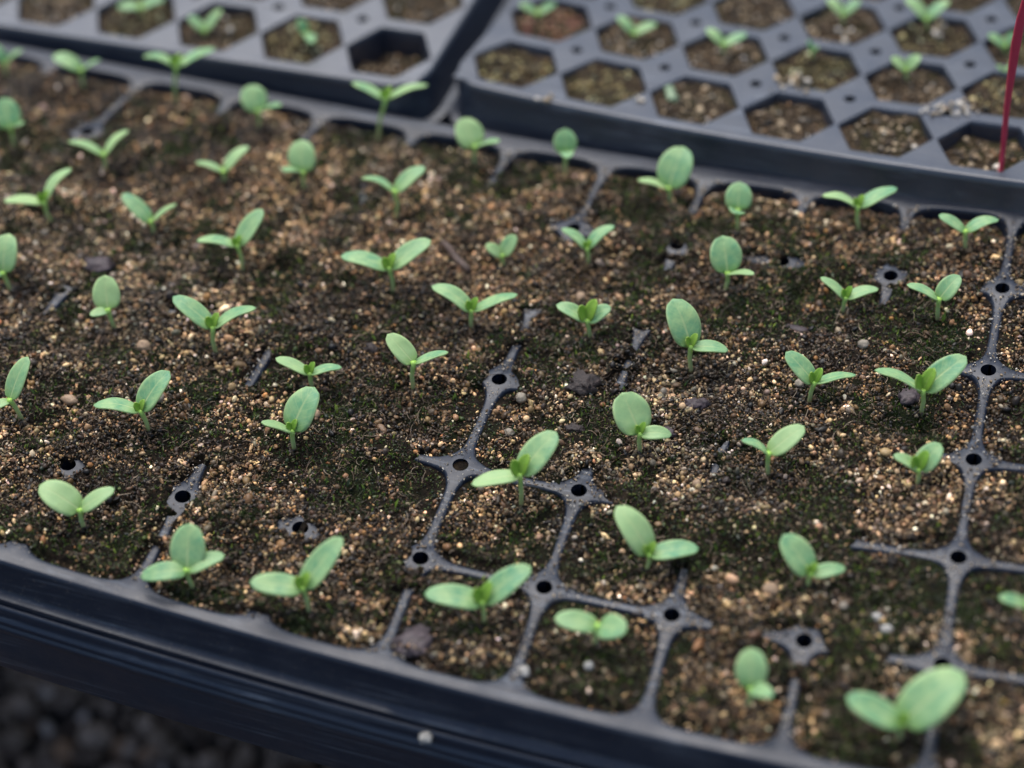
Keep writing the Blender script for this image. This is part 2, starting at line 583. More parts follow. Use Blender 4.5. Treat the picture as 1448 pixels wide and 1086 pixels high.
far_l = make_far(LEFT_TRAY, -12, 0, 'black plastic tray with hexagonal cells at back left, rounded corner beside narrow gap')

# ------------------------------------------------------------------ soil of the near tray
# where the ribs and crossings lie bare: (u, v, radius) along the lattice, the rest is buried under spilt soil
BARE = []
def bare(u0, v0, u1, v1, r=.15):
    L = math.hypot(u1 - u0, v1 - v0)
    for t in np.linspace(0, 1, max(2, int(L / .08))):
        BARE.append((u0 + (u1 - u0) * t, v0 + (v1 - v0) * t, r))
bare(4, 0, 4, 6, .2)
bare(3.32, 2, 3.86, 2, .13); bare(4.1, 2, 5, 2); bare(3.78, 1, 5, 1); bare(3.75, 3, 3.85, 3, .1); bare(4.1, 3, 4.4, 3); bare(3.8, 4, 4.5, 4); bare(4, 5, 4.3, 5)
bare(3, .95, 3, 1.0, .17); bare(3, .38, 3, .55, .12); bare(2.78, 1.02, 3, 1, .1); bare(3, 0, 3, .18, .15)
bare(2, 0, 2, 1.1, .2); bare(1, 1, 2.12, 1, .2); bare(2, 1.1, 2, 1.35, .13)
bare(1, 0, 1, 2.05, .2); bare(1.08, 2, 1.15, 1.97, .1); bare(.86, 1.93, 1, 2, .1)
bare(0, 2, 0, 2.95, .19); bare(0, 1.62, 0, 2, .22); bare(-.22, 2, 0, 2, .14); bare(0, 2, .72, 2, .14); bare(0, 1.55, 0, 1.9, .12); bare(0, 1.0, 0, 1.55, .12)
bare(0, 1, .42, 1, .13); bare(-.04, .92, 0, 1, .1); bare(0, .0, 0, .55, .16); bare(.5, 1, .9, 1, .1)
bare(0, 2.93, 0, 3.0, .11); bare(.02, 3.2, .03, 3.32, .1); bare(0, 3.72, .01, 3.85, .08)
bare(1, 3.3, 1, 3.5, .1); bare(1, 3.68, 1, 3.82, .08); bare(1, 4.75, 1, 4.95, .1)
bare(0, 5, 0, 5.05, .2); bare(0, 5.2, 0, 5.9, .1); bare(3, 5, 3, 5.0, .14); bare(3, 4.75, 3, 4.8, .09); bare(1.72, 5, 1.82, 5, .08); bare(2.05, 5, 2.12, 5, .07)
bare(-2, 1.0, -2, 1.12, .12); bare(-2, .1, -2, .4, .09); bare(-2, .62, -2, .9, .10); bare(-2, 1.15, -2, 1.3, .09)
bare(-2, 2.42, -2, 2.62, .11); bare(-1.85, 2.2, -1.8, 2.2, .07); bare(-1.13, 1, -1.10, 1, .06); bare(-.92, 1.0, -.90, 1, .05)
bare(-2.97, .95, -2.92, .97, .06); bare(-4, 2.62, -4, 2.78, .1); bare(-3, 2.95, -2.7, 3.02, .09)
bare(-5, 5.0, -5, 5.25, .17); bare(2, 2.5, 2, 2.72, .08); bare(-5, 5.8, -5, 5.4, .09); bare(-1, 5.5, -1, 5.9, .1); bare(-3, 5.5, -3, 5.9, .1)
bare(1, 5.55, 1, 5.9, .11); bare(2, 5.75, 2, 5.9, .1); bare(3, 5.7, 3, 5.9, .1)
bare(-6, 3, -6, 3.1, .15); bare(-6, 5, -6, 5.1, .14); bare(-6, 1, -6, 1.2, .15)
BARE = np.array(BARE)
n1, n2, n3, n4 = Noise(.011, 1), Noise(.0042, 2), Noise(.028, 3), Noise(.0019, 4)
nmoss, nmoss2, nmoss3 = Noise(.022, 5), Noise(.0065, 6), Noise(.0028, 8)

def bareness(u, v, x, y):
    e = np.zeros_like(u)
    wob = (n2(x, y) - .5) * .11 + (n4(x, y) - .5) * .05
    for bu, bv, br in BARE:
        k_ = (np.abs(u - bu) < .4) & (np.abs(v - bv) < .4)
        d = np.hypot(u[k_] - bu, v[k_] - bv) + wob[k_]
        e[k_] = np.maximum(e[k_], np.clip((br - d) / .05 + .5, 0, 1))
    rimd = np.minimum(np.minimum(v, 6 - v), np.minimum(u - NEAR_U0, NEAR_U1 - u))
    return np.maximum(e, np.clip((.16 - rimd) / .05, 0, 1))

def soil_z(u, v):
    """height of the soil above (or below) the tray's top face"""
    u, v = np.atleast_1d(np.asarray(u, float)), np.atleast_1d(np.asarray(v, float))
    x, y = u * P, v * P
    du, dv = np.abs(u - np.round(u)), np.abs(v - np.round(v))
    rd = np.minimum(du, dv)
    star = np.hypot(du, dv)
    inside = np.clip((rd - .06) / .20, 0, 1)
    inside = inside * inside * (3 - 2 * inside) * np.clip((star - .16) / .2, 0, 1)
    e = bareness(u, v, x, y)
    fine = (n1(x, y) - .5) * .0026 + (n2(x, y) - .5) * .0016 + (n4(x, y) - .5) * .0010 + (n3(x, y) - .5) * .0022
    cover = .0008 * (1 - inside) - .0016 * inside
    low = -.0017 * (1 - inside) - .0016 * inside
    back = np.clip((v - 5.55) / .3, 0, 1) * .0030 + np.clip((.16 - v) / .1, 0, 1) * .0008
    low = np.where((np.round(u) == 0) & (np.round(v) == 2) & (star < .1), -.0012, low)
    flat = np.where(star < .1, .25, 1.0)
    return cover * (1 - e) + low * e + fine * (.55 + .45 * inside) * (1 - .35 * e) * flat - back, e

NU, NV = 900, 450
uu, vv_ = np.meshgrid(np.linspace(NEAR_U0 + .03, NEAR_U1 - .03, NU), np.linspace(.03, 5.97, NV))
U_, V_ = uu.ravel(), vv_.ravel()
Z_, E_ = soil_z(U_, V_)
XYZ = place_near(U_, V_, Z_)
idx = np.arange(NU * NV).reshape(NV, NU)
quads = np.stack([idx[:-1, :-1], idx[:-1, 1:], idx[1:, 1:], idx[1:, :-1]], -1).reshape(-1, 4)
cu, cv = U_[quads].mean(1), V_[quads].mean(1)
hole_d = np.hypot(cu - np.round(cu), cv - np.round(cv))
inner = (np.round(cv) > 0) & (np.round(cv) < 6)
open_hole = (hole_d < HOLE + .022) & inner & (E_[quads].mean(1) > .55) & ~((np.round(cu) == 0) & (np.round(cv) == 2))
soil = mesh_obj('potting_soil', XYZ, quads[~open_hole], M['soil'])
tag(soil, 'dark brown mossy potting soil filling and spilling over the near tray', 'soil', kind='stuff')

# grains: peat crumbs, vermiculite and sand, scattered over that soil
PAL = np.array([(.265, .184, .102), (.105, .066, .033), (.034, .022, .012), (.010, .0075, .005), (.44, .335, .205), (.60, .54, .45), (.23, .125, .05), (.16, .138, .105)])
def mossiness(x, y):
    far_left = np.clip((-x - .10) / .05, 0, 1) * np.clip((y - .10) / .06, 0, 1)
    return np.clip((nmoss(x, y) * .42 + nmoss2(x, y) * .36 + nmoss3(x, y) * .22 - .485 - .09 * far_left) * 9, 0, 1)

def grain_cols(x, y, n, r):
    warm = np.clip((Noise(.06, 11)(x, y) - .45) * 5 + .5, 0, 1)
    pale = np.clip((Noise(.035, 12)(x, y) - .50) * 6 + .5, 0, 1)
    pa = np.array([.09, .20, .32, .26, .035, .022, .03, .045])
    pb = np.array([.24, .19, .20, .13, .12, .05, .02, .07])
    pr = pa[None] * (1 - pale[:, None]) + pb[None] * pale[:, None]
    cum = np.cumsum(pr / pr.sum(1, keepdims=True), 1)
    ch = np.minimum((r.random((n, 1)) > cum).sum(1), 7)
    c = PAL[ch] * np.exp(r.normal(.06, .40, (n, 1))) * r.uniform(.9, 1.1, (n, 3))
    c *= np.stack([1.07 + .10 * warm, 1 + 0 * warm, .90 - .10 * warm], 1)
    damp = np.clip((Noise(.016, 13)(x, y) * .6 + Noise(.006, 14)(x, y) * .4 - .47) * 6, 0, 1)     # wet soil is darker
    c *= (1.28 - .85 * damp)[:, None]
    moss = mossiness(x, y)
    mg = np.array([(.024, .040, .006), (.050, .070, .010), (.009, .014, .004), (.095, .105, .020)])[r.choice(4, n, p=[.35, .22, .35, .08])] * r.uniform(.7, 1.3, (n, 1))
    pick = r.random(n) < moss * .86
    c[pick] = mg[pick]
    return c, pick

N1 = 290000
gu, gv = rng.uniform(NEAR_U0 + .1, NEAR_U1 - .1, N1), rng.uniform(.06, 5.94, N1)
gr = np.clip(np.exp(rng.normal(math.log(.00037), .43, N1)), .00016, .0020)
gzz, ge = soil_z(gu, gv)
gc, gm = grain_cols(gu * P, gv * P, N1, rng)
gr[gm] *= .62
du, dv = np.abs(gu - np.round(gu)), np.abs(gv - np.round(gv))
# on bare plastic only a few stray specks
ctr_u, ctr_v = gu - np.floor(gu) - .5, gv - np.floor(gv) - .5
rsq = (np.abs(ctr_u) ** 4.6 + np.abs(ctr_v) ** 4.6) ** (1 / 4.6)
onrib = (rsq > .445) & (ge > .35)
nearhole = (np.hypot(du, dv) < HOLE + .03) & onrib
stray = onrib & (rng.random(N1) < .28) & ~nearhole
keep = ((~onrib) | stray) & (rng.random(N1) > .38 * mossiness(gu * P, gv * P)) & (rng.random(N1) > .22)
gz = np.where(stray, .0002 - .0009 * np.clip((rd_ := np.maximum(du, dv)) / .5, 0, 1) ** 2 * 0, gzz + gr * rng.uniform(-.1, .55, N1))
gc[stray] = PAL[rng.choice([0, 1, 4, 5, 7], int(stray.sum()), p=[.2, .2, .25, .2, .15])]
gr = np.where(stray, np.clip(gr * .62, .0002, .0005), gr)
lim = (rsq > .425) & (~onrib) & (ge > .35)                     # grains beside a rib stay in the cell
gr = np.where(lim, np.minimum(gr, .0006), gr)
gu, gv, gz, gr, gc = gu[keep], gv[keep], gz[keep], gr[keep], gc[keep]
cen = place_near(gu, gv, gz)
big = gr > .00075
va, fa = blobs(cen[~big], gr[~big], ICO1, rng, .42, .20)
vb, fb = blobs(cen[big], gr[big], ICO2, rng, .30, .075)
ca, cb = colours(gc[~big], len(ICO1[0])), colours(gc[big], len(ICO2[0]))
o = mesh_obj('soil_grains', np.concatenate([va, vb]), np.concatenate([fa, fb + len(va)]), M['grain'], attrs={'grain': ('FLOAT_COLOR', np.concatenate([ca, cb]))})
sm = np.zeros(len(o.data.polygons), bool); sm[len(fa):] = True
sm[:len(fa)] = np.repeat(rng.random(len(fa) // len(ICO1[1])) < .4, len(ICO1[1]))
o.data.polygons.foreach_set('use_smooth', sm)
tag(o, 'tan, brown and white grit grains strewn over the near tray soil', 'grit', kind='stuff')

# root fibres and peat shreds: short bent threads
NF = 26000
fu, fv = rng.uniform(NEAR_U0 + .15, NEAR_U1 - .15, NF), rng.uniform(.12, 5.85, NF)
fz, fe = soil_z(fu, fv)
ok = fe < .3
fu, fv, fz = fu[ok], fv[ok], fz[ok]
NF = len(fu)
c0 = place_near(fu, fv, fz + rng.uniform(.0002, .0009, NF))
ang = rng.uniform(0, 2 * math.pi, NF); leng = np.exp(rng.normal(math.log(.0026), .5, NF)); curl = rng.normal(0, 1.7, NF); wid = rng.uniform(.00007, .00021, NF)
K = 6
pts = np.zeros((NF, K, 3)); pos = c0.copy(); a = ang.copy(); lift = rng.normal(0, .35, NF)
for i in range(K):
    pts[:, i] = pos
    pos = pos + np.stack([np.cos(a), np.sin(a), lift * math.cos(i / K * math.pi)], 1) * (leng / (K - 1))[:, None]
    a = a + curl / K * 2
ring = []
for q in range(3):
    ph = q * 2 * math.pi / 3
    off = np.stack([-np.sin(ang) * math.cos(ph), np.cos(ang) * math.cos(ph), np.full(NF, math.sin(ph))], 1)
    ring.append(pts + off[:, None] * wid[:, None, None])
fvt = np.stack(ring, 2).reshape(-1, 3)
fi = []
for i in range(K - 1):
    for q in range(3):
        fi.append((i * 3 + q, i * 3 + (q + 1) % 3, (i + 1) * 3 + (q + 1) % 3, (i + 1) * 3 + q))
fi = (np.array(fi)[None] + (np.arange(NF) * K * 3)[:, None, None]).reshape(-1, 4)
fc = np.array([(.13, .085, .05), (.05, .032, .02), (.28, .21, .14), (.03, .036, .012)])[rng.choice(4, NF, p=[.34, .36, .16, .14])] * rng.uniform(.7, 1.3, (NF, 1))
o = mesh_obj('soil_fibres', fvt, fi, M['grain'], attrs={'grain': ('FLOAT_COLOR', colours(fc, K * 3))})
tag(o, 'short bent brown peat fibres lying among the near tray grit', 'fibres', kind='stuff')

# moss: tiny upright leaflets in the damp patches
NM = 90000
mu, mv = rng.uniform(NEAR_U0 + .15, NEAR_U1 - .15, NM), rng.uniform(.12, 5.85, NM)
ok = rng.random(NM) < mossiness(mu * P, mv * P) * .9
mu, mv = mu[ok], mv[ok]
mz, me_ = soil_z(mu, mv)
ok = me_ < .4
mu, mv, mz = mu[ok], mv[ok], mz[ok]
NM = len(mu)
c0 = place_near(mu, mv, mz)
ml = np.exp(rng.normal(math.log(.00095), .35, NM)); ma = rng.uniform(0, 2 * math.pi, NM); mt = rng.uniform(.1, .9, NM)
side_ = np.stack([np.cos(ma), np.sin(ma), 0 * ma], 1); lean = np.stack([-np.sin(ma), np.cos(ma), 0 * ma], 1)
tipv = c0 + (lean * mt[:, None] + np.array([0, 0, 1.0])) * ml[:, None]
midv = c0 + (lean * mt[:, None] * .35 + np.array([0, 0, .55])) * ml[:, None]
w_ = (ml * .20)[:, None]
mvt = np.stack([c0 - side_ * w_ * .5, c0 + side_ * w_ * .5, midv + side_ * w_, tipv, midv - side_ * w_], 1).reshape(-1, 3)
mf = (np.array([(0, 1, 2), (0, 2, 4), (4, 2, 3)])[None] + (np.arange(NM) * 5)[:, None, None]).reshape(-1, 3)
mc = np.array([(.030, .062, .006), (.080, .130, .012), (.165, .215, .026), (.011, .024, .004)])[rng.choice(4, NM, p=[.40, .25, .08, .27])] * rng.uniform(.8, 1.5, (NM, 1))
o = mesh_obj('moss', mvt, mf, M['grain'], attrs={'grain': ('FLOAT_COLOR', colours(mc, 5))})
tag(o, 'dark olive green moss growing in patches on the near tray soil', 'moss', kind='stuff')

# ------------------------------------------------------------------ soil of the two hexagon trays
def far_soil(place, u0, u1, name, label, low_cells, seed):
    r = np.random.default_rng(seed)
    V, F, G, GR, GC = [], [], [], [], []
    m1, m2 = Noise(.009, seed + 1), Noise(.0035, seed + 2)
    rings = [0.0, .12, .22, .30, .36, .41, .445]
    NS = 36
    for ci in range(u0, u1):
        for cj in range(6):
            lowc = low_cells.get((ci, cj), 0.0)
            depth = -(.0016 + r.uniform(0, .0016)) - lowc
            shrink = 1 - .07 * min(1, abs(depth) / .012) * 2
            b = len(V)
            us, vs = [], []
            for ri in rings:
                for s in range(NS):
                    t = 2 * math.pi * s / NS
                    rad = ri / .445 * (hexagon(t) * shrink + .0015)
                    us.append(ci + .5 + rad * math.cos(t)); vs.append(cj + .5 + rad * math.sin(t))
            us, vs = np.array(us), np.array(vs)
            zz = depth + (m1(us * P, vs * P) - .5) * .004 + (m2(us * P, vs * P) - .5) * .0025
            zz = np.minimum(zz, -.0011)
            V.extend(place(us, vs, zz))
            for i in range(len(rings) - 1):
                for s in range(NS):
                    q = (s + 1) % NS
                    F.append((b + i * NS + s, b + (i + 1) * NS + s, b + (i + 1) * NS + q, b + i * NS + q))
            k_ = 170 if cj < 3 else 60
            t = r.uniform(0, 2 * math.pi, k_); rr = np.sqrt(r.random(k_)) * .36
            gu, gv = ci + .5 + rr * np.cos(t), cj + .5 + rr * np.sin(t)
            gz = np.minimum(depth + (m1(gu * P, gv * P) - .5) * .004 + (m2(gu * P, gv * P) - .5) * .0025 + .0003, -.0004)
            G.append(place(gu, gv, gz)); GR.append(np.clip(np.exp(r.normal(math.log(.00062), .4, k_)), .0003, .0015))
            c = PAL[r.choice(8, k_, p=[.25, .20, .17, .08, .13, .05, .06, .06])] * r.uniform(.6, 1.3, (k_, 1))
            if r.random() < .3:
                c = c * np.array([.9, 1.0, .7])
            if (ci, cj) == (0, 1) and u0 == 0:
                c = c * .5 + np.array([.16, .05, .035])
            GC.append(c)
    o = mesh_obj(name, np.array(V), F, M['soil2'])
    tag(o, label, 'soil', kind='stuff')
    G, GR, GC = np.concatenate(G), np.concatenate(GR), np.concatenate(GC)
    vv, ff = blobs(G, GR, ICO1, r, .3, .13)
    g_ = mesh_obj('soil_grains', vv, ff, M['grain'], attrs={'grain': ('FLOAT_COLOR', colours(GC, len(ICO1[0])))})
    tag(g_, label.replace('potting soil', 'grit on the soil'), 'grit', kind='stuff')
far_soil(far_r, 0, 12, 'potting_soil', 'brown potting soil in the hexagonal cells of the back right tray', {(5, 0): .003, (3, 0): .0006}, 31)
far_soil(far_l, -12, 0, 'potting_soil', 'brown potting soil in the hexagonal cells of the back left tray', {(-1, 0): .009}, 41)

# ------------------------------------------------------------------ seedlings
VIEW = RM[2]
def blade(A, tip, width, roll_px=None, bend=.07, cup=.10, nt=15, ns=9, foot=.17, fat=.80):
    """a cotyledon from A to tip; rolled about its axis until it looks as wide as it should"""
    A, tip = np.array(A), np.array(tip)
    ax = tip - A; L = np.linalg.norm(ax); ax /= L
    s0 = np.cross(ax, (0, 0, 1.0))
    if np.linalg.norm(s0) < .15:
        s0 = RM[0] - ax * (RM[0] @ ax)
    s0 /= np.linalg.norm(s0)
    n0 = np.cross(s0, ax)
    if n0[2] < 0:
        s0, n0 = -s0, -n0
    best = None
    dist = VIEW @ (A - CAM)
    for deg in range(-60, 61, 4):
        r = math.radians(deg)
        s = s0 * math.cos(r) + n0 * math.sin(r)
        # seen width: the part of the side vector across the leaf's seen axis
        p2 = np.array([s @ RM[0], s @ RM[1]]); a2 = np.array([ax @ RM[0], ax @ RM[1]])
        la = np.linalg.norm(a2)
        app = abs(p2[0] * a2[1] - p2[1] * a2[0]) / max(la, .15) * width * FPX / dist
        nn = np.cross(s, ax)
        cost = ((app - roll_px) / roll_px) ** 2 * 3 + (deg / 60) ** 2 * .5 + (.6 if nn @ VIEW > 0 else 0)
        if best is None or cost < best[0]:
            best = (cost, s)
    s = best[1]; n = np.cross(s, ax)
    V, at, F = [], [], []
    for i in range(nt):
        t = i / (nt - 1)
        tt = t ** fat
        f = math.sqrt(max(0, 1 - (2 * tt - 1) ** 2)) ** .92
        f = max(f, foot * (1 - t) ** .5 * (1 if t < .5 else 0)) if t < .98 else max(f, .03)
        w = width / 2 * f
        c = A + ax * L * t + n * (bend * L * 4 * t * (1 - t)) - n * (.03 * L * max(0, t - .7) / .3)
        for j in range(ns):
            q = -1 + 2 * j / (ns - 1)
            V.append(c + s * w * q + n * cup * w * (q * q - .3) + n * (.018 * width * math.sin(9 * t + 3 * q)) * abs(q))
            at.append((t, q, 0))
    for i in range(nt - 1):
        for j in range(ns - 1):
            a = i * ns + j
            F.append((a, a + ns, a + ns + 1, a + 1))
    # face normal should agree with n
    a, b, c_ = V[F[40][0]], V[F[40][1]], V[F[40][2]]
    if np.cross(np.array(b) - a, np.array(c_) - a) @ n < 0:
        F = [t[::-1] for t in F]
    return np.array(V), F, at

def tube(pts, radii, ns=9):
    pts = np.array(pts); V, F, at = [], [], []
    for i, (p, r) in enumerate(zip(pts, radii)):
        d = pts[min(i + 1, len(pts) - 1)] - pts[max(i - 1, 0)]; d /= np.linalg.norm(d)
        x = np.cross(d, (0, 1, .2)); x /= np.linalg.norm(x); y = np.cross(d, x)
        for k_ in range(ns):
            a = 2 * math.pi * k_ / ns
            V.append(p + x * r * math.cos(a) + y * r * math.sin(a)); at.append((i / (len(pts) - 1), 0, 0))
    for i in range(len(pts) - 1):
        for k_ in range(ns):
            j = (k_ + 1) % ns
            F.append((i * ns + k_, i * ns + j, (i + 1) * ns + j, (i + 1) * ns + k_))
    F.append(tuple(range(ns))[::-1]); F.append(tuple(range((len(pts) - 1) * ns, len(pts) * ns)))
    return np.array(V), F, at

COLLARS = []
def seedling(base, apex_px, leaves, bud, label, group, scale=1.0):
    base = np.array(base)
    root = tag(empty('seedling', base), label, 'seedling', group)
    COLLARS.append(base)
    d = ray(*apex_px)
    # the point of that line of sight nearest to the upright through the base
    h = np.array([d[0], d[1]]); t = ((base - CAM)[:2] @ h) / (h @ h)
    apex = CAM + d * t
    apex[:2] = apex[:2] * .9 + base[:2] * .1 if False else apex[:2]
    if apex[2] < base[2] + .003:
        apex[2] = base[2] + .003
    hgt = np.linalg.norm(apex - base)
    rad = .00082 * scale
    mid = base * .5 + apex * .5 + np.array([random.uniform(-1, 1), random.uniform(-1, 1), 0]) * .05 * hgt
    low = base - np.array([0, 0, .002])
    pts = [low, base, base * .6 + mid * .4 + (0, 0, 0), mid, mid * .4 + apex * .6, apex + (apex - mid) * .02]
    v, f, at = tube(pts, [rad * 1.1, rad * 1.0, rad * .95, rad * .95, rad * 1.05, rad * 1.35])
    mesh_obj('stem', v - base, f, M['stem'], root, attrs={'blade': ('FLOAT_VECTOR', at)})
    dist = VIEW @ (apex - CAM)
    for (tx, ty, w, sign) in leaves:
        dt = ray(tx, ty); dt_ = dt / (VIEW @ dt)
        flat = CAM + dt_ * dist
        Lp = np.linalg.norm(flat - apex)
        dep = 0.0
        if sign:
            want = max(.0125 * scale, Lp * 1.15)
            dep = sign * math.sqrt(max(0, want ** 2 - Lp ** 2))
        elif Lp < .010 * scale:
            dep = -.35 * math.sqrt(max(0, (.011 * scale) ** 2 - Lp ** 2))
        tip = CAM + dt_ * (dist + dep)
        L = np.linalg.norm(tip - apex)
        wreal = max(.43 * L, w * 1.03 * dist / FPX)
        wreal = min(wreal, .98 * L)
        v, f, at = blade(apex - (apex - base) / hgt * .0004, tip, wreal, w, bend=random.uniform(.02, .13), cup=random.uniform(.02, .16), fat=random.uniform(.74, .88))
        o = mesh_obj('leaf', v - base, f, M['leaf'], root, attrs={'blade': ('FLOAT_VECTOR', at)})
        md = o.modifiers.new('thickness', 'SOLIDIFY'); md.thickness = .00042; md.offset = -1
    if bud:
        up = np.array([0, 0, 1.0]); bl = bud * dist / FPX * 1.15
        ax2 = np.cross(leaves[0][0] - apex_px[0] > 0 and (0, 1.0, 0) or (0, -1.0, 0), up)
        VV, FF, AA = [], [], []
        for sg in (-1, 1):
            tip = apex + (up * (.98 if sg > 0 else .82) + RM[0] * sg * .30 + np.array([0, .38 if sg > 0 else .05, 0])) * bl
            v, f, at = blade(apex - up * bl * .12, tip, bl * .60, bl * .55 * FPX / dist, bend=.06 * sg, cup=.22, nt=13, ns=7, foot=.3, fat=1.0)
            FF += [tuple(x + len(VV) for x in t_) for t_ in f]; VV += list(v); AA += at
        o = mesh_obj('leaf_bud', np.array(VV) - base, FF, M['bud'], root, attrs={'blade': ('FLOAT_VECTOR', AA)})
        md = o.modifiers.new('thickness', 'SOLIDIFY'); md.thickness = .0004; md.offset = -1
    return root

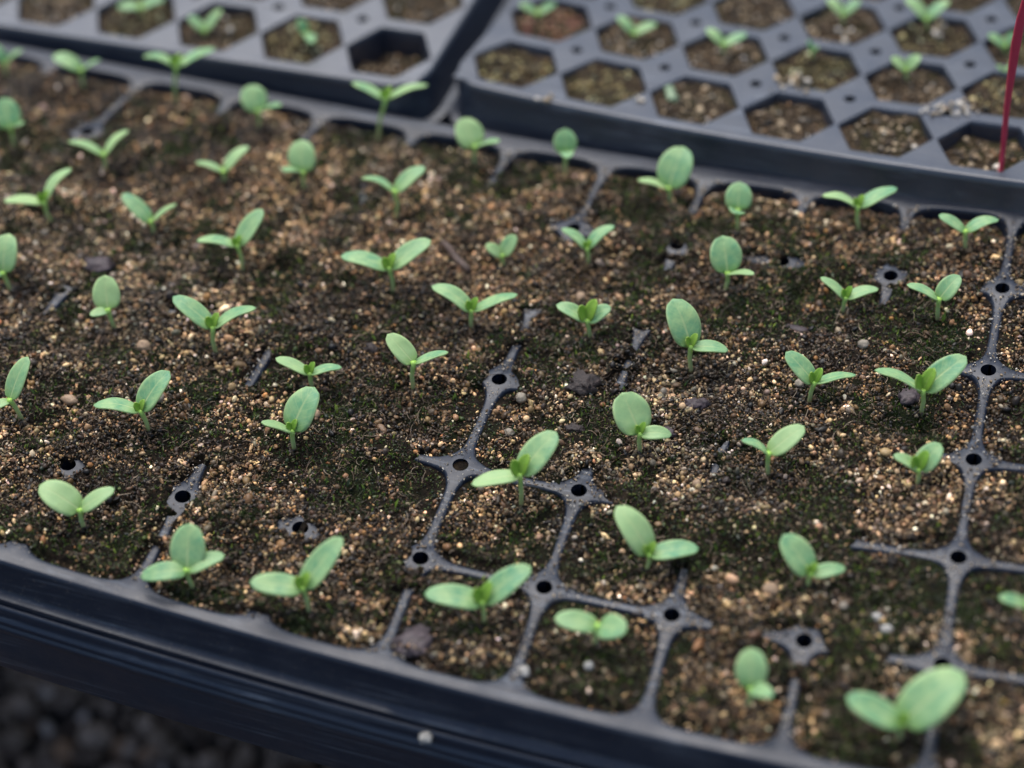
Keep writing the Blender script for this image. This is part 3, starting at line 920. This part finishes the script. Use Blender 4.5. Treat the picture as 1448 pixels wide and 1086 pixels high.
ROWS = ['front row', 'second row', 'third row', 'fourth row', 'fifth row', 'back row']
ORD = ['first', 'second', 'third', 'fourth', 'fifth', 'sixth', 'seventh', 'eighth', 'ninth', 'tenth']
SEEDLINGS = [
 (0, 'seedling with two pale spoon leaves', 119, 747, 113, 720, [(56, 685, 42, 0), (161, 690, 23, 0)], 0),
 (0, 'three leaved seedling pair', 272, 827, 264, 805, [(268, 740, 50, 0), (198, 815, 27, 0), (317, 784, 22, 0)], 0),
 (0, 'seedling with narrow raised right leaf', 437, 864, 428, 830, [(482, 759, 36, 0), (353, 822, 33, 0)], 20),
 (0, 'seedling with two pale broad leaves', 685, 880, 682, 850, [(750, 800, 37, 0), (600, 838, 32, 0)], 26),
 (0, 'low seedling with drooping leaves', 841, 912, 846, 884, [(784, 873, 30, 0), (885, 890, 38, -1)], 0),
 (0, 'seedling with upright oval leaf', 1058, 997, 1062, 973, [(1063, 916, 44, 0), (1092, 983, 18, -1)], 0),
 (0, 'largest blurred seedling', 1272, 1047, 1275, 1022, [(1362, 950, 66, 0), (1198, 984, 40, 0)], 14),
 (1, 'seedling with upright pointed leaf', 30, 590, 13, 565, [(38, 504, 28, 0), (-14, 578, 14, 0)], 0),
 (1, 'leaning seedling with raised right leaf', 211, 610, 198, 580, [(132, 571, 16, 0), (238, 524, 36, 0)], 14),
 (1, 'seedling with broad upright oval leaf', 416, 634, 413, 608, [(444, 547, 47, 0), (370, 596, 8, -1)], 14),
 (1, 'tall seedling with big raised right leaf', 737, 713, 735, 670, [(786, 610, 42, 0), (666, 683, 19, 0)], 26),
 (1, 'seedling with tall leaf leaning left', 915, 802, 918, 783, [(873, 715, 42, 0), (988, 774, 24, 0)], 16),
 (1, 'seedling with broad leaf leaning left', 1142, 834, 1147, 810, [(1108, 756, 44, 0), (1196, 803, 20, 0)], 14),
 (1, 'seedling cut by the right frame edge', 1457, 885, 1452, 854, [(1413, 844, 17, 0), (1490, 815, 24, 0)], 0),
 (2, 'seedling with half cut round leaf', 14, 408, 4, 385, [(12, 330, 40, 0), (-30, 390, 12, 0)], 0),
 (2, 'seedling with upright oval leaf', 162, 462, 152, 437, [(148, 389, 38, 0), (127, 445, 14, 0)], 0),
 (2, 'seedling with spread pale leaves and bud', 305, 497, 301, 462, [(245, 418, 25, 0), (361, 433, 15, 0)], 18),
 (2, 'low seedling with flat spread leaves', 441, 546, 438, 527, [(390, 505, 14, 0), (483, 518, 11, 0)], 14),
 (2, 'yellow green seedling with V leaves', 584, 546, 585, 512, [(548, 472, 30, 0), (633, 496, 10, 0)], 0),
 (2, 'seedling with big round upright leaf', 905, 642, 905, 612, [(880, 555, 54, 0), (950, 614, 21, 0)], 14),
 (2, 'seedling with broad leaf leaning right', 1086, 671, 1087, 640, [(1049, 621, 9, 0), (1137, 602, 31, 0)], 0),
 (2, 'short seedling with ragged left leaf', 1297, 686, 1298, 663, [(1264, 643, 15, 0), (1330, 627, 32, 0)], 24),
 (3, 'seedling with one flat and one raised leaf', 74, 313, 62, 285, [(5, 282, 14, 0), (99, 237, 16, 0)], 14),
 (3, 'seedling with pale leaf raised left', 217, 332, 213, 312, [(173, 273, 22, 0), (248, 287, 8, 0)], 0),
 (3, 'seedling with right leaf raised', 342, 380, 335, 346, [(278, 338, 12, 0), (370, 295, 27, 0)], 12),
 (3, 'large seedling with wide spread leaves', 556, 413, 550, 378, [(482, 360, 20, 0), (608, 338, 27, 0)], 18),
 (3, 'seedling with nearly flat leaves', 666, 463, 667, 438, [(611, 403, 21, 0), (731, 414, 13, 0)], 16),
 (3, 'low three leaved seedling', 834, 476, 830, 452, [(787, 430, 21, 0), (863, 433, 23, 0)], 26),
 (3, 'seedling with tall oval and low flat leaf', 977, 521, 977, 489, [(952, 422, 46, 0), (1030, 494, 17, 0)], 16),
 (3, 'seedling with yellow green bud', 1145, 563, 1152, 540, [(1112, 497, 30, 0), (1210, 528, 10, 0)], 18),
 (3, 'large seedling with broad right leaf', 1303, 583, 1305, 551, [(1238, 521, 14, 0), (1366, 503, 37, 0)], 28),
 (4, 'seedling with upright round leaf', 20, 207, 15, 180, [(4, 138, 36, 0), (30, 174, 8, -1)], 0),
 (4, 'seedling with narrow V leaves', 150, 241, 147, 218, [(97, 198, 9, 0), (180, 183, 13, 0)], 0),
 (4, 'small seedling with one raised leaf', 318, 260, 316, 241, [(277, 228, 8, 0), (350, 206, 16, 0)], 0),
 (4, 'seedling with upright oval leaf', 430, 268, 428, 243, [(426, 197, 38, 0), (400, 240, 8, -1)], 0),
 (4, 'seedling with right leaf raised', 560, 306, 558, 270, [(512, 250, 9, 0), (600, 235, 21, 0)], 0),
 (4, 'very short bright green seedling', 712, 373, 710, 360, [(687, 346, 18, 0), (728, 332, 22, 0)], 0),
 (4, 'seedling with two thin V leaves', 832, 372, 830, 350, [(795, 322, 13, 0), (868, 318, 14, 0)], 10),
 (4, 'tall upright oval leaf seedling', 1026, 411, 1029, 385, [(1022, 333, 44, 0), (1066, 386, 8, -1)], 0),
 (4, 'low seedling with curved thin leaves', 1192, 439, 1196, 420, [(1161, 391, 13, 0), (1242, 407, 14, 0)], 14),
 (4, 'seedling with right leaf raised', 1326, 449, 1328, 422, [(1283, 401, 13, 0), (1357, 389, 27, 0)], 0),
 (5, 'blurred two leaved seedling', 8, 102, 8, 88, [(-12, 62, 16, 0), (30, 70, 8, 0)], 0),
 (5, 'seedling with one pale broad leaf', 118, 122, 115, 97, [(75, 78, 22, 0), (140, 83, 7, 0)], 0),
 (5, 'seedling with flat wide spread leaves', 256, 128, 249, 92, [(203, 78, 11, 0), (303, 67, 14, 0)], 14),
 (5, 'seedling with pale round leaf', 366, 180, 365, 156, [(352, 120, 42, 0), (397, 147, 8, -1)], 0),
 (5, 'seedling with pale leaves spread in a V', 545, 178, 546, 138, [(498, 115, 13, 0), (604, 118, 12, 0)], 14),
 (5, 'seedling with broad leaf leaning left', 670, 230, 672, 206, [(653, 167, 40, 0), (706, 198, 8, -1)], 0),
 (5, 'seedling with one cupped round leaf', 802, 234, 800, 216, [(798, 182, 42, 0), (803, 222, 20, -1)], 0),
 (5, 'seedling with tall broad leaf leaning right', 948, 281, 945, 265, [(967, 207, 48, 0), (902, 253, 10, 0)], 0),
 (5, 'seedling with one cupped leaf', 1043, 327, 1043, 296, [(1046, 257, 45, 0), (1040, 300, 24, -1)], 0),
 (5, 'seedling with wide spread leaves', 1215, 321, 1213, 291, [(1163, 275, 12, 0), (1268, 264, 17, 0)], 14),
 (5, 'seedling with two thin spread leaves', 1365, 353, 1365, 326, [(1328, 303, 16, 0), (1412, 309, 14, 0)], 0),
]
def row_words(i, n, row):
    if i == 0:
        return 'leftmost, ' + row
    if i == n - 1:
        return 'rightmost, ' + row
    return (ORD[i] + ' from left, ' if i < (n + 1) / 2 else ORD[n - 1 - i] + ' from right, ') + row
for r in range(6):
    row = [s for s in SEEDLINGS if s[0] == r]
    for i, (_, look, bx, by, ax_, ay_, lv, bud) in enumerate(row):
        w, u, v = on_near(bx, by)
        v = min(max(v, .16), 5.80)
        z = float(soil_z(u, v)[0][0])
        w = place_near(np.array([u]), np.array([v]), np.array([z]))[0]
        seedling(w, (ax_, ay_), lv, bud, look + ', ' + row_words(i, len(row), ROWS[r]) + ' of near tray', 'seedlings in the near tray')

FAR = [
 ('l', 'blurred seedling with two short pale leaves, leftmost in the back left tray', 199, 24, 198, 8, [(166, 9, 15, 0), (232, -3, 16, 0)], 0),
 ('l', 'blurred yellowish seedling with two small leaves, middle one in the back left tray', 290, 52, 289, 42, [(267, 22, 14, 0), (312, 12, 13, 0)], 0),
 ('l', 'blurred seedling with one drooping leaf, rightmost in the back left tray', 434, 62, 433, 46, [(422, 27, 16, 0), (441, 60, 14, -1)], 0),
 ('r', 'blurred seedling on reddish soil, leftmost in the back right tray', 761, 30, 760, 18, [(735, 4, 12, 0), (785, 4, 12, 0)], 0),
 ('r', 'blurred seedling with two raised leaves, second from left in the back right tray', 897, 60, 896, 46, [(873, 22, 15, 0), (928, 33, 14, 0)], 0),
 ('r', 'blurred seedling with two raised leaves, third from left in the back right tray', 1023, 77, 1022, 62, [(999, 40, 16, 0), (1056, 47, 14, 0)], 0),
 ('r', 'tiny blurred sprout with barely opened leaves in the back right tray', 1149, 84, 1148, 72, [(1143, 57, 9, 0), (1157, 66, 7, 0)], 0),
 ('r', 'blurred leafy seedling at the top edge behind the tiny sprout', 1193, 34, 1192, 20, [(1170, -3, 16, 0), (1216, 0, 14, 0)], 0),
 ('r', 'blurred seedling with a raised pair of wide leaves, behind and left of red stake', 1283, 114, 1281, 97, [(1261, 81, 17, 0), (1301, 78, 17, 0)], 0),
 ('r', 'largest blurred seedling at the top edge of the back right tray', 1312, 44, 1310, 26, [(1281, -4, 19, 0), (1342, 0, 15, 0)], 0),
 ('r', 'blurred seedling just behind the red stake, rightmost in the back right tray', 1422, 78, 1421, 64, [(1398, 48, 15, 0), (1434, 46, 13, 0)], 0),
 ('r', 'tiniest blurred sprout just left of the red stake', 1420, 108, 1420, 101, [(1410, 93, 8, 0), (1429, 94, 8, 0)], 0),
]
for side, label, bx, by, ax_, ay_, lv, bud in FAR:
    w, u, v = on_plane(RIGHT_TRAY if side == 'r' else LEFT_TRAY, bx, by)
    seedling(w, (ax_, ay_), lv, bud, label, 'seedlings in the back trays', .9)

# crumbs pushed up round the stems
cc_, cr_ = [], []
for b_ in COLLARS:
    for _ in range(22):
        a_ = random.uniform(0, 2 * math.pi); d_ = random.uniform(.0011, .0034)
        cr_.append(random.uniform(.00028, .00075))
        cc_.append(b_ + np.array([math.cos(a_) * d_, math.sin(a_) * d_, .0006 - d_ * .12 + random.uniform(0, .0004)]))
vv, ff = blobs(np.array(cc_), np.array(cr_), ICO1, rng, .4, .2)
gc = PAL[rng.choice([1, 2, 3, 0], len(cc_), p=[.3, .35, .22, .13])] * rng.uniform(.6, 1.2, (len(cc_), 1))
tag(mesh_obj('soil_crumbs', vv, ff, M['grain'], smooth=False, attrs={'grain': ('FLOAT_COLOR', colours(gc, len(ICO1[0])))}), 'dark soil crumbs heaped round the feet of the seedlings', 'soil crumbs', kind='stuff')

# ------------------------------------------------------------------ single things lying on the soil
def lump(name, pos, size, mat, label, cat, group=None, seed=0, rough=.10, rot=0.0, sink=.3, crag=0.0):
    r = np.random.default_rng(seed + 100)
    V, F = ICO3
    ph = r.uniform(0, 6.28, 9); k3 = r.normal(0, 1, (9, 3)) * 2.2
    d = sum(np.sin(V @ k3[i] + ph[i]) for i in range(9)) / 9
    v = V * (1 + rough * 2.2 * d[:, None])
    if crag:
        k4 = r.normal(0, 1, (14, 3)) * 7
        v = v * (1 + crag * (sum(np.abs(np.sin(V @ k4[i] + i)) for i in range(14)) / 14 - .63)[:, None] * 4)
    v = v * np.array(size) / 2
    c, s = math.cos(rot), math.sin(rot)
    v = v @ np.array([[c, s, 0], [-s, c, 0], [0, 0, 1]])
    p = np.array(pos) + np.array([0, 0, size[2] * (.5 - sink)])
    o = mesh_obj(name, v, [tuple(x) for x in F], mat, loc=p)
    return tag(o, label, cat, group)

def at_soil(x, y):
    w, u, v = on_near(x, y)
    z = float(soil_z(u, v)[0][0])
    return place_near(np.array([u]), np.array([v]), np.array([z]))[0]
PG = 'larger pebbles lying on the soil'
for i, (x, y, s, mt, lb) in enumerate([
    (97, 562, (.0064, .0042, .0036), 'pebble_tan', 'smooth tan oval pebble lying at far left of the near tray soil'),
    (205, 497, (.0050, .0046, .0042), 'pebble_tan', 'round orange tan pebble below the upright leaf seedling at left'),
    (224, 567, (.0046, .0048, .0042), 'pebble_pale', 'pale rough pebble right behind the leaning seedling at left'),
    (446, 590, (.0044, .0040, .0036), 'pebble_tan', 'tan pebble right behind the broad oval leaf left of centre'),
    (1090, 833, (.0052, .0052, .0044), 'pebble_tan', 'large orange tan pebble in the front right soil'),
    (1220, 493, (.0040, .0040, .0034), 'pebble_pale', 'pale cubic pebble at right between two seedlings'),
    (737, 566, (.0040, .0038, .0034), 'pebble_pale', 'round greyish pebble just right of the long bare rib at centre'),
    (720, 612, (.0036, .0032, .0028), 'pebble_pale', 'small greenish pale pebble right of the bare rib'),
    (1130, 540, (.0034, .0036, .0030), 'pebble_pale', 'square pale pebble left of the yellow budded seedling at right'),
    (985, 690, (.0030, .0032, .0028), 'pebble_tan', 'small tan pebble in the soil right of centre'),
    (1192, 858, (.0032, .0030, .0026), 'pebble_pale', 'small pale pebble at front right soil'),
    (820, 420, (.0046, .0036, .0030), 'pebble_tan', 'tan pebble behind the three leaved seedling at centre'),
]):
    lump('pebble', at_soil(x, y), s, M[mt], lb, 'pebble', PG, i, .07, .4 * i, .35, crag=.22)
lump('seed_husk', at_soil(540, 607), (.0050, .0028, .0026), M['pebble_brown'], 'small brown seed husk lying left of the bare rib at centre', 'seed husk', None, 40, .03, -.7)
for i, (x, y, s, lb) in enumerate([
    (741, 949, (.0036, .0042, .0034), 'white perlite crumb in the left corner of a front cell'),
    (833, 942, (.0030, .0030, .0026), 'grey white perlite crumb in the front cell under the drooping seedling'),
    (1254, 890, (.0030, .0040, .0028), 'white perlite crumb on the soil at lower right'),
    (1240, 873, (.0034, .0030, .0026), 'flat pale perlite crumb on the soil at lower right beside the taller crumb'),
]):
    lump('perlite_crumb', at_soil(x, y), s, M['perlite'], lb, 'perlite crumb', 'perlite crumbs', 60 + i, .12, i, .35, crag=.4)
# a crumb on the lip of the carrying tray, and dried bits on the hexagon tray
w, u, v = on_near(603, 1045, -.019)
lump('perlite_crumb', (w.x, w.y, w.z), (.0044, .0036, .0036), M['perlite'], 'white crumb stuck on the dark lip below the front rim', 'perlite crumb', 'perlite crumbs', 70, .16, 0, .35, crag=.4)
lump('soil_clod', at_soil(826, 553), (.0105, .0085, .0055), M['bark'], 'dark rough clod of peat on the soil behind the round leaf', 'soil clod', None, 21, .2, .3, crag=.55)
for i, (x, y, s, rt, lb) in enumerate([
    (525, 499, (.0060, .0034, .0024), -.5, 'small black bark chip left of the yellow green seedling at centre'),
    (815, 610, (.0066, .0040, .0026), .1, 'smooth black bark chip left of the big round leaf'),
    (985, 578, (.0078, .0056, .0040), .5, 'dark purple bark chip in the soil right of centre'),
    (1285, 562, (.0078, .0062, .0026), .7, 'dark purplish bark chip at the foot of the large seedling at right'),
    (945, 612, (.0060, .0034, .0024), -.3, 'flat dark bark chip just right of the big round leaf'),
    (1128, 468, (.0080, .0034, .0024), -.1, 'flat black bark chip in the soil at right'),
    (140, 380, (.0110, .0080, .0040), .2, 'large dark bark chip in the soil at upper left'),
]):
    lump('bark_chip', at_soil(x, y), s, M['bark' if i < 2 else 'litter'], lb, 'bark chip', 'dark bark chips on the soil', 80 + i, .16, rt, crag=.5)
lump('dead_leaf', at_soil(588, 912), (.0130, .0110, .0024), M['litter'], 'crumpled purplish brown dead leaf in a front cell', 'dead leaf', None, 31, .2, .5, .3, crag=.6)
a, b = at_soil(627, 352), at_soil(664, 390)
a[2] += .0018; b[2] += .0014
q = [a + (b - a) * t + np.array([0, 0, .0006 * math.sin(t * 9)]) for t in np.linspace(0, 1, 9)]
v, f, _ = tube(q, [.0011, .0014, .0016, .0015, .0017, .0016, .0015, .0016, .0012], 10)
tag(mesh_obj('twig', v - a, f, M['stick'], loc=a), 'short brown twig lying on the soil behind the centre', 'twig')

# small pale crumbs on the hexagon tray's deck
o_, R_, p_ = RIGHT_TRAY
C_, CR = [], []
for x, y, n_, sp in ((1345, 152, 34, 16), (1125, 110, 26, 16), (905, 138, 4, 4), (1200, 40, 8, 20), (1330, 40, 9, 16), (770, 135, 5, 14)):
    for _ in range(n_):
        w, u, v = on_plane(RIGHT_TRAY, x + random.gauss(0, sp), y + random.gauss(0, sp * .35), 0)
        pp = far_r(np.array([u]), np.array([v]), np.array([.0004]))[0]
        C_.append(pp); CR.append(random.uniform(.0005, .0014))
vv, ff = blobs(np.array(C_), np.array(CR), ICO1, rng, .3, .12)
cc = PAL[rng.choice([0, 4, 5, 7], len(C_), p=[.2, .35, .3, .15])]
tag(mesh_obj('spilt_crumbs', vv, ff, M['grain'], attrs={'grain': ('FLOAT_COLOR', colours(cc, len(ICO1[0])))}), 'pale crumbs spilt between the hexagonal cells of the back right tray', 'crumbs', kind='stuff')
w, u, v = on_plane(RIGHT_TRAY, 948, 132)
lump('leaf_scrap', w, (.0042, .0100, .0016), M['leafscrap'], 'pale green leaf scrap lying in a hexagonal cell', 'leaf scrap', None, 33, .2, .5, .3, crag=.5)

# the red plastic stake in the back right tray
wb, _, _ = on_plane(RIGHT_TRAY, 1417, 238)
wb = np.array(wb)
pts = []
for (x, y) in ((1417, 240), (1419, 205), (1424, 150), (1431, 100), (1437, 60), (1444, 25), (1455, -15), (1468, -50)):
    d = ray(x, y); h = d[:2]
    t = ((wb - CAM)[:2] @ h) / (h @ h)
    pts.append(CAM + d * t)
pts[0] = pts[0] + np.array([0, 0, -.006])
wd = [.0008, .0009, .0011, .0015, .0018, .0016, .0013, .0012]
V, F = [], []
for i, (p_, w_) in enumerate(zip(pts, wd)):
    s = RM[0] * .96 + np.array([0, .28, 0]); s /= np.linalg.norm(s)
    d = pts[min(i + 1, 7)] - pts[max(i - 1, 0)]; d /= np.linalg.norm(d)
    nrm = np.cross(s, d); nrm /= np.linalg.norm(nrm)
    th = .0006
    for a_, b_ in ((-1, -.6), (-.8, -1), (.8, -1), (1, -.6), (1, .6), (.8, 1), (-.8, 1), (-1, .6)):
        V.append(p_ + s * w_ * a_ + nrm * th * b_)
for i in range(7):
    for k_ in range(8):
        j = (k_ + 1) % 8
        F.append((i * 8 + k_, i * 8 + j, (i + 1) * 8 + j, (i + 1) * 8 + k_))
F.append(tuple(range(8))); F.append(tuple(range(56, 64))[::-1])
tag(mesh_obj('plant_stake', np.array(V) - wb, F, M['marker'], loc=wb), 'thin red plastic stake standing in a cell of the back right tray', 'plant stake')
